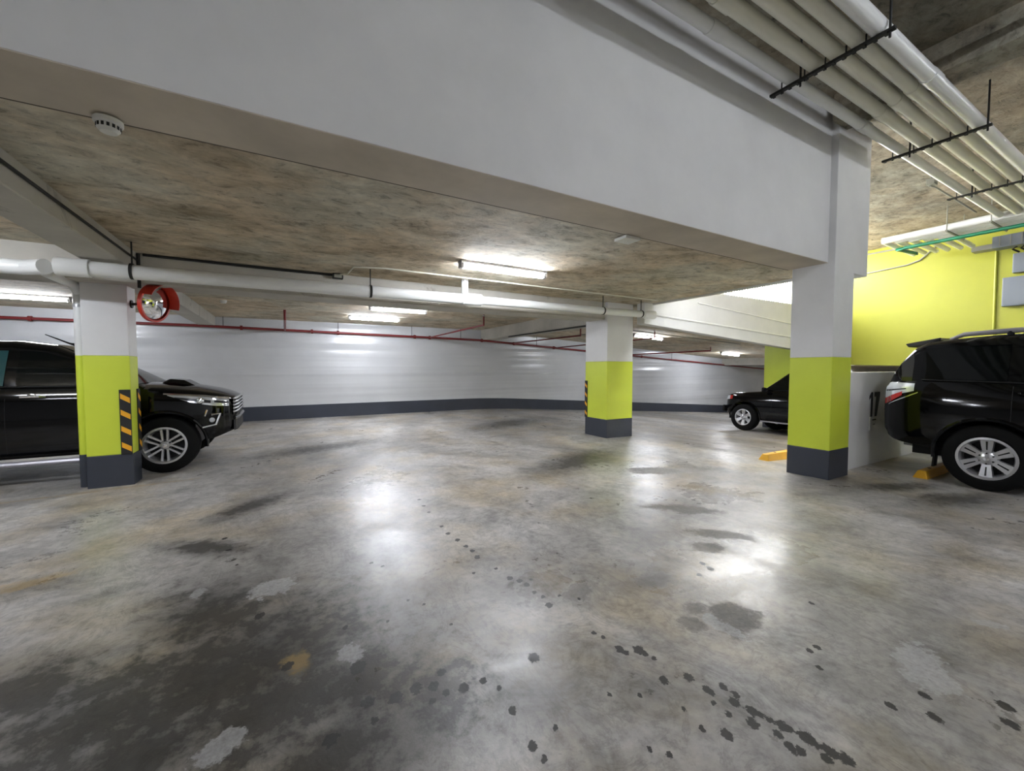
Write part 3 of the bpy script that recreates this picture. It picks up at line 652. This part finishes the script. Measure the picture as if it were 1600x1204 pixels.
def make_car(name, label, loc, rz, P, roll=0):
    root = empty(name, loc, rz); tag(root, label, 'car' if name != 'pickup_truck' else 'pickup truck')
    if roll: root.rotation_euler = (0, roll, rz) if False else (roll * math.cos(rz), roll * math.sin(rz), rz)
    plan0, zt0, zb, crown, roof = (itp(P[k]) for k in ('plan', 'zt', 'zb', 'crown', 'roof'))
    plan = lambda x: sum(plan0(x + d) for d in (-.10, -.05, 0, .05, .10)) / 5
    zt = lambda x: sum(zt0(x + d) for d in (-.06, 0, .06)) / 3
    belt = zt; x0, x1 = P['plan'][0][0], P['plan'][-1][0]
    axles = P['axles']; R = P['tyre'] + .075; zc_ = P['tyre']
    def arch(x):
        z = -1
        for a in axles:
            if abs(x - a) < R: z = max(z, zc_ + math.sqrt(R * R - (x - a) ** 2))
        return z
    T = [0, .03, .2, .42, .6, .8, .92, 1.0]; Wd = [.93, .968, .985, 1.0, 1.0, .985, .965, .93]
    def side_y(x, z):
        t = (z - zb(x)) / max(.05, zt(x) - zb(x)); return plan(x) * float(np.interp(t, T, Wd))
    xs_ = sorted(set([round(v, 4) for v in list(np.arange(x0, x1, .05)) + [x1]] + [round(a + R * math.sin(t), 4) for a in axles for t in np.linspace(-math.pi / 2, math.pi / 2, 25)] + [a[0] for a in P['plan']]))
    rows = []
    for x in xs_:
        zA = arch(x); half = []
        for t, wv in zip(T, Wd):
            z = zb(x) + t * (zt(x) - zb(x)); z2 = max(z, zA)
            half.append((side_y(x, z2), z2))
        hw, zz = half[-1]; cr = crown(x)
        half += [(hw * .86, zz + cr * .35), (hw * .55, zz + cr * .75), (hw * .25, zz + cr * .95)]
        rows.append([(x, -y, z) for y, z in half] + [(x, 0, zz + cr)] + [(x, y, z) for y, z in reversed(half)])
    bd = MB(); bd.grid(rows)
    m_ = len(rows[0]); nrow = len(rows)
    bd.f.append(tuple(range(m_))); bd.f.append(tuple(reversed(range((nrow - 1) * m_, nrow * m_))))
    body = bd.build('body', M['carpaint'], root, True, angle=50)
    # cabin
    c0, c1 = P['roof'][0][0], P['roof'][-1][0]; zmax = max(z for _, z in P['roof']); wr = P['wr']
    wb = lambda x: plan(x) * .925
    def cab_y(x, z):
        zb0 = zt(x); f = (z - zb0) / (zmax - zb0); return wb(x) + (wr - wb(x)) * max(0, min(1.05, f)) ** 1.15
    rows = []
    for x in sorted(set([round(v, 3) for v in np.linspace(c0, c1, 70)] + [a[0] for a in P['roof']])):
        zr_ = max(roof(x), zt(x) - .02); zb0 = zt(x) - .03; half = []
        for t in (0, .25, .5, .75, .9):
            z = zb0 + t * (zr_ - zb0); half.append((cab_y(x, z), z))
        hw = cab_y(x, zr_)
        k = min(1, max(0, (zr_ - zt(x)) / .3))
        half += [(hw - .03 * k, zr_ - .005), (hw * .85, zr_ + .015 * k), (hw * .5, zr_ + .032 * k)]
        rows.append([(x, -y, z) for y, z in half] + [(x, 0, zr_ + .038 * k)] + [(x, y, z) for y, z in reversed(half)])
    cb_ = MB().grid(rows); cb_.build('cabin', M['carpaint'], root, True, angle=40)
    def cab_top(x, y):
        zr_ = roof(x); hw = cab_y(x, zr_); k = min(1, max(0, (zr_ - zt(x)) / .3)); return zr_ + .038 * k * (1 - (y / max(.1, hw)) ** 2)
    # side glass
    for (wx0, wx1, mat) in P['glass']:
        for sd in (-1, 1):
            rows = []
            for x in np.linspace(wx0, wx1, 18):
                zl, zu = zt(x) + .035, min(roof(x) - .085, zmax - .11)
                if zu < zl + .03: zu = zl + .03
                rows.append([(x, sd * (cab_y(x, zl + t * (zu - zl)) + .006), zl + t * (zu - zl)) for t in np.linspace(0, 1, 6)])
            MB().grid(rows).build('side_window', M[mat], root, True)
    for nm, (wx0, wx1) in (('windshield', P['ws']), ('rear_window', P['rw'])):
        rows = []
        for x in np.linspace(wx0, wx1, 10):
            hw = cab_y(x, roof(x)) - .07
            rows.append([(x, y, cab_top(x, y) + .008) for y in np.linspace(-hw, hw, 12)])
        MB().grid(rows).build(nm, M['glass'], root, True)
    # chrome belt strip
    for sd in (-1, 1):
        MB().tube([(x, sd * (cab_y(x, zt(x) + .02) + .012), zt(x) + .02) for x in np.linspace(P['belt'][0], P['belt'][1], 14)], .010, 6).build('belt_trim', M[P.get('beltmat', 'plastic')], root)
    # underbody and flares
    MB().box(x0 + .3, x1 - .5, -plan(0) + .31, plan(0) - .31, .30, .72).build('underbody', M['plastic'], root)
    for a in axles:
        for sd in (-1, 1):
            pts_ = []
            for t in np.linspace(-.15, math.pi + .15, 22):
                x, z = a + (R + .005) * math.cos(t), zc_ + (R + .005) * math.sin(t)
                pts_.append((x, sd * (side_y(x, max(z, zb(x))) + .004), z))
            MB().tube(pts_, .022, 6).build('wheel_arch', M['carpaint'], root, True)
            yy = plan(a) - .115
            make_wheel(root, a, sd * yy, P['tyre'], P['rim'], P['style'], sd)
    # door seams, handles
    for x in P['seams']:
        for sd in (-1, 1):
            MB().tube([(x, sd * (side_y(x, z) - .001), z) for z in np.linspace(max(zb(x) + .05, arch(x) + .01), zt(x) - .02, 8)], .004, 4).build('door_seam', M['blackrub'], root)
    for x in P['handles']:
        for sd in (-1, 1):
            z = zt(x) - P.get('hdrop', .09)
            MB().tube([(x - .12, sd * (side_y(x, z) + .004), z), (x - .09, sd * (side_y(x, z) + .035), z + .004), (x + .07, sd * (side_y(x, z) + .035), z + .004), (x + .11, sd * (side_y(x, z) + .004), z)], [.012, .018, .018, .012], 8).build('door_handle', M[P['handlemat']], root, True)
            MB().lathe([(0, 0), (.04, .0), (.052, .006)], 'y', 16, (x - .01, 0, 0)).build('handle_cup', M[P['handlemat'] if P['handlemat'] == 'chrome' else 'plastic'], root, True).location = (0, sd * (side_y(x, z) + .002), z - .012)
    def side_patch(nm, mat, up, lo, sd=None, off=.008, nxx=14):
        for s_ in ((-1, 1) if sd is None else (sd,)):
            U, L_ = itp(up), itp(lo); xa, xb = up[0][0], up[-1][0]
            rows = []
            for x in np.linspace(xa, xb, nxx):
                rows.append([(x, s_ * (side_y(x, L_(x) + t * (U(x) - L_(x))) + off), L_(x) + t * (U(x) - L_(x))) for t in np.linspace(0, 1, 5)])
            MB().grid(rows).build(nm, M[mat], root, True)
    return root, dict(side_y=side_y, plan=plan, zt=zt, zb=zb, cab_y=cab_y, roof=roof, side_patch=side_patch, crown=crown)

# ---- pickup (front axle at local x=0, nose toward +x)
PK = dict(plan=[(-4.30, .84), (-4.25, .90), (-3.1, .925), (0, .925), (.32, .915), (.52, .87), (.67, .78), (.76, .64), (.80, .46)],
    zt=[(-4.3, 1.10), (-2.4, 1.14), (-2.3, 1.20), (-.5, 1.195), (-.25, 1.17), (.3, 1.115), (.60, 1.06), (.76, 1.01), (.80, .97)],
    zb=[(-4.3, .50), (-3.6, .40), (-2.6, .36), (-.5, .36), (.35, .40), (.55, .43), (.80, .52)],
    crown=[(-4.3, .0), (-2.35, .0), (-.5, .06), (0, .085), (.5, .06), (.8, .03)],
    roof=[(-2.36, 1.18), (-2.2, 1.70), (-1.9, 1.765), (-1.5, 1.775), (-1.15, 1.73), (-.92, 1.62), (-.22, 1.19)], wr=.64,
    axles=(0.0, -3.085), tyre=.385, rim=.248, style='twin', glass=[(-1.40, -.42, 'glass'), (-2.2, -1.50, 'tealglass')], ws=(-.95, -.28), rw=(-2.32, -2.22),
    belt=(-2.3, -.45), beltmat='plastic', seams=(-.52, -1.47, -2.25), handles=(-1.24, -2.05), hdrop=.10, handlemat='chrome')
pk, F_ = make_car('pickup_truck', 'black pickup truck parked behind the column with the round mirror', (-1.47, 8.10, 0), 0, PK)
sp = F_['side_patch']; sy_ = F_['side_y']
sp('headlight', 'lamp', [(.04, 1.085), (.30, 1.07), (.55, 1.03), (.72, .99)], [(.04, 1.07), (.30, .965), (.55, .905), (.72, .885)], off=.010)
sp('headlight_bezel', 'lamp_dark', [(.12, 1.045), (.30, 1.02), (.52, .985)], [(.12, 1.03), (.30, .985), (.52, .945)], off=.016)
sp('headlight_chrome', 'chrome', [(.0, 1.105), (.45, 1.065), (.73, 1.01)], [(.0, 1.085), (.45, 1.04), (.73, .985)], off=.018)
sp('indicator', 'lamp_dark', [(.56, .985), (.72, .95)], [(.56, .95), (.72, .925)], off=.017)
for sd in (-1, 1):
    o = MB().lathe([(0, -.03), (.035, -.022), (.05, 0)], 'y', 20).build('projector', M['chrome'], pk, True); o.location = (.40, sd * (sy_(.40, .98) + .014), .985)
    if sd > 0: o.rotation_euler = (0, 0, math.pi)
    MB().tube([(.52, sd * (sy_(.52, .76) + .012), .775), (.62, sd * (sy_(.62, .78) + .012), .785), (.57, sd * (sy_(.57, .64) + .012), .63), (.42, sd * (sy_(.42, .60) + .012), .60)], .018, 6).build('fog_bezel', M['chrome'], pk, True)
    MB().tube([(.48, sd * (sy_(.48, .82) + .008), .85), (.45, sd * (sy_(.45, .75) + .008), .76)], .012, 6).build('bumper_crease', M['chrome'], pk, True)
    MB().lathe([(0, -.012), (.03, -.01), (.036, 0)], 'y', 16, (.53, 0, .70)).build('fog_lamp', M['lamp'], pk, True).location = (0, sd * (sy_(.53, .7) + .004), 0)
    MB().tube([(-2.3, sd * .955, .285), (-.55, sd * .955, .285)], .035, 8).build('running_board', M['board'], pk, True)
    MB().box(-2.3, -.55, sd * .93 - .05, sd * .93 + .05, .262, .30).build('board_tread', M['board'], pk)
    mr = MB().tube([(-.62, sd * .93, 1.23), (-.60, sd * 1.02, 1.27)], .02, 6).build('door_mirror', M['plastic'], pk, True)
    MB().box(-.66, -.55, min(sd * .99, sd * 1.16), max(sd * .99, sd * 1.16), 1.20, 1.36).build('mirror_shell', M['chrome'], mr, bevel=.03)
yv = np.linspace(-.62, .62, 15)
px_inv = lambda y: float(np.interp(-abs(y), [-.87, -.78, -.64, -.46, 0], [.52, .67, .76, .80, .805]))
for k, z in enumerate((.985, .935, .885, .835, .785)):
    MB().tube([(px_inv(y) + .012, y, z + .02 * (1 - (y / .7) ** 2)) for y in yv], .014, 6).build('grille_bar', M['chrome'], pk, True)
MB().grid([[(px_inv(y) + .004, y, z) for z in (.74, .87, 1.0)] for y in yv]).build('grille_back', M['plastic'], pk)
MB().grid([[(px_inv(y) + .006, y, z) for z in (.50, .58, .66)] for y in yv]).build('lower_intake', M['plastic'], pk)
MB().tube([(px_inv(y) + .0, y, .69) for y in np.linspace(-.6, .6, 15)], .03, 8).build('bumper_bar', M['carpaint'], pk, True)
MB().tube([(.25, -.6, .42), (.25, -.6, .30)], .012, 6).build('mud_flap', M['plastic'], pk)
# bonnet scoop
MB().hexa([(-.18, -.30, 1.20), (.34, -.26, 1.13), (.34, .26, 1.13), (-.18, .30, 1.20)], [(-.05, -.27, 1.29), (.12, -.25, 1.27), (.12, .25, 1.27), (-.05, .27, 1.29)]).build('bonnet_scoop', M['carpaint'], pk, bevel=.02)
MB().tube([(-1.02, -.30, 1.765), (-1.09, -.30, 1.785), (-1.32, -.30, 1.90)], [.022, .012, .006], 8).build('antenna', M['plastic'], pk, True)
MB().box(-4.2, -2.5, -.80, .80, 1.145, 1.165).build('bed_cover', M['plastic'], pk)
for sd in (-1, 1): MB().box(-4.315, -4.26, sd * .80 - .08, sd * .80 + .08, .75, 1.05).build('tail_light', M['lamp_red'], pk, bevel=.01)

# ---- big SUV on the right (rear axle at x=0, rear toward -x)
SV = dict(plan=[(-1.03, .58), (-1.01, .72), (-.96, .83), (-.80, .915), (-.5, .95), (0, .955), (2.79, .955), (3.3, .90), (3.6, .75), (3.72, .5)],
    zt=[(-1.03, 1.16), (-.97, 1.25), (-.8, 1.28), (0, 1.265), (1.6, 1.22), (2.2, 1.20), (2.9, 1.12), (3.5, 1.0), (3.72, .9)],
    zb=[(-1.03, .62), (-.95, .50), (-.8, .46), (-.5, .425), (0, .40), (.5, .38), (2.2, .38), (3.2, .44), (3.72, .55)],
    crown=[(-1.03, .01), (1.9, .02), (2.3, .06), (2.9, .07), (3.72, .04)],
    roof=[(-.98, 1.26), (-.83, 1.55), (-.70, 1.73), (-.60, 1.79), (0, 1.835), (.8, 1.835), (1.3, 1.79), (1.5, 1.74), (2.2, 1.22)], wr=.70,
    axles=(0.0, 2.79), tyre=.385, rim=.245, style='y6', glass=[(-.62, .12, 'glass'), (.22, .95, 'glass'), (1.05, 1.85, 'glass')], ws=(1.52, 2.12), rw=(-.98, -.76),
    belt=(-.6, 1.95), seams=(.17, 1.0, 2.05), handles=(.33, 1.18), hdrop=.10, handlemat='carpaint')
SVX, SVY = 7.17 + .955, 1.40
sv, F_ = make_car('sports_utility', 'large black SUV with silver roof rails backed up to numbered wall', (SVX, SVY, 0), -math.pi / 2, SV)
sp = F_['side_patch']; sy_ = F_['side_y']
sp('tail_light', 'lamp', [(-1.015, 1.19), (-.95, 1.262), (-.66, 1.25)], [(-1.015, 1.03), (-.95, 1.06), (-.66, 1.15)], off=.012)
sp('tail_light_red', 'lamp_red', [(-1.01, 1.03), (-.92, 1.075), (-.78, 1.14)], [(-1.01, .95), (-.92, .99), (-.78, 1.09)], off=.014)
sp('lamp_trim', 'chrome', [(-.95, .965), (-.62, 1.14)], [(-.95, .948), (-.62, 1.126)], off=.010)
sp('lamp_divider', 'lamp_dark', [(-1.0, 1.15), (-.74, 1.185)], [(-1.0, 1.13), (-.74, 1.172)], off=.016)
for sd in (-1, 1):
    rr_ = MB().tube([(-.42, sd * .60, 1.82), (-.30, sd * .60, 1.875), (.1, sd * .61, 1.895), (1.0, sd * .61, 1.89), (1.25, sd * .60, 1.83)], [.02, .028, .03, .03, .02], 8).build('roof_rail', M['board'], sv, True)
    MB().tube([(.08, sd * .605, 1.84), (.08, sd * .61, 1.89)], .03, 8).build('rail_foot', M['plastic'], rr_, True)
    MB().tube([(2.0, sd * .93, 1.25), (2.02, sd * 1.02, 1.29)], .02, 6).build('door_mirror', M['plastic'], sv, True)
    MB().box(.55, 2.2, sd * .93 - .05, sd * .93 + .05, .33, .375).build('side_step', M['plastic'], sv, bevel=.01)
    MB().hexa([(-.52, sd * .70 - .015, .16), (-.50, sd * .70 - .015, .16), (-.50, sd * .70 + .11, .16), (-.52, sd * .70 + .11, .16)], [(-.50, sd * .70 - .015, .48), (-.48, sd * .70 - .015, .48), (-.48, sd * .70 + .11, .48), (-.50, sd * .70 + .11, .48)]).build('mud_flap', M['blackrub'], sv)
MB().hexa([(-.82, -.62, 1.735), (-.50, -.66, 1.76), (-.50, .66, 1.76), (-.82, .62, 1.735)], [(-.86, -.60, 1.785), (-.50, -.64, 1.85), (-.50, .64, 1.85), (-.86, .60, 1.785)]).build('spoiler', M['carpaint'], sv, bevel=.012)
MB().box(-1.045, -.95, -.54, .54, .55, .76).build('rear_bumper', M['carpaint'], sv, bevel=.03)
lpz = MB().box(-1.042, -1.03, -.26, .26, .86, .99).build('licence_plate', M['trimwhite'], sv)
MB().box(3.70, 3.74, -.45, .45, .62, .90).build('grille', M['plastic'], sv, bevel=.01)
for sd in (-1, 1): MB().box(3.50, 3.66, sd * .68 - .12, sd * .68 + .12, .82, .98).build('headlight', M['lamp'], sv, bevel=.02)
MB().tube([(-.9, -.35, .38), (-.3, -.35, .36)], .03, 8).build('exhaust', M['galv'], sv, True)

# ---- far SUV on the ramp (front axle at x=0, nose toward +x)
S2 = dict(plan=[(-3.85, .60), (-3.8, .82), (-3.5, .90), (-2.7, .935), (0, .935), (.35, .91), (.55, .84), (.68, .70), (.74, .48)],
    zt=[(-3.85, 1.1), (-3.7, 1.2), (-.9, 1.16), (-.6, 1.13), (-.2, 1.09), (.4, 1.03), (.66, .97), (.74, .88)],
    zb=[(-3.85, .6), (-3.5, .45), (-2.7, .38), (-.5, .36), (.4, .42), (.74, .50)],
    crown=[(-3.85, .01), (-.9, .03), (-.4, .07), (.5, .06), (.74, .03)],
    roof=[(-3.75, 1.2), (-3.55, 1.74), (-3.3, 1.83), (-2.4, 1.86), (-1.45, 1.82), (-1.15, 1.75), (-.42, 1.12)], wr=.66,
    axles=(0.0, -2.79), tyre=.375, rim=.225, style='fat', glass=[(-1.7, -.66, 'glass'), (-2.55, -1.8, 'glass'), (-3.45, -2.65, 'glass')], ws=(-1.13, -.5), rw=(-3.73, -3.57),
    belt=(-3.4, -.8), seams=(-.75, -1.75, -2.5), handles=(-1.5, -2.3), hdrop=.10, handlemat='carpaint')
s2z = ramp(11.4)
s2, F_ = make_car('sports_utility', 'black SUV with six-spoke wheels parked beyond the numbered wall column', (11.33 + .935, 6.82, ramp(12.26)), math.pi / 2, S2)
s2.rotation_euler = Euler((0, math.atan(.064), 0)).to_quaternion().to_matrix().__matmul__(Euler((0, 0, math.pi / 2)).to_matrix()).to_euler()
sp = F_['side_patch']; sy_ = F_['side_y']
sp('headlight', 'lamp', [(.45, .99), (.66, .95)], [(.45, .87), (.66, .84)], off=.012)
sp('indicator', 'lamp_red', [(.36, .985), (.45, .975)], [(.36, .88), (.45, .87)], off=.012)
sp('cladding', 'plastic', [(-2.3, .62), (-.46, .62)], [(-2.3, .56), (-.46, .56)], off=.016)
for sd in (-1, 1):
    mr = MB().tube([(-.60, sd * .90, 1.16), (-.58, sd * .98, 1.18)], .02, 6).build('door_mirror', M['plastic'], s2, True)
    MB().box(-.63, -.54, min(sd * .95, sd * 1.08), max(sd * .95, sd * 1.08), 1.12, 1.24).build('mirror_shell', M['carpaint'], mr, bevel=.03)
    MB().box(-2.3, -.5, sd * .92 - .06, sd * .92 + .06, .30, .335).build('side_step', M['board'], s2, bevel=.01)
MB().box(.70, .78, -.72, .72, .48, .68).build('front_bumper', M['plastic'], s2, bevel=.03)
for k in range(4): MB().box(.735, .75, -.42, .42, .72 + k * .05, .735 + k * .05).build('grille_bar', M['chrome'], s2)

# panel standing in for the lit patch of low wall under the number
pl = empty('lit_patch_panel', (7.62, 2.66, .52)); tag(pl, 'white panel with dark marks standing in for lit wall patch under the number', 'plate')
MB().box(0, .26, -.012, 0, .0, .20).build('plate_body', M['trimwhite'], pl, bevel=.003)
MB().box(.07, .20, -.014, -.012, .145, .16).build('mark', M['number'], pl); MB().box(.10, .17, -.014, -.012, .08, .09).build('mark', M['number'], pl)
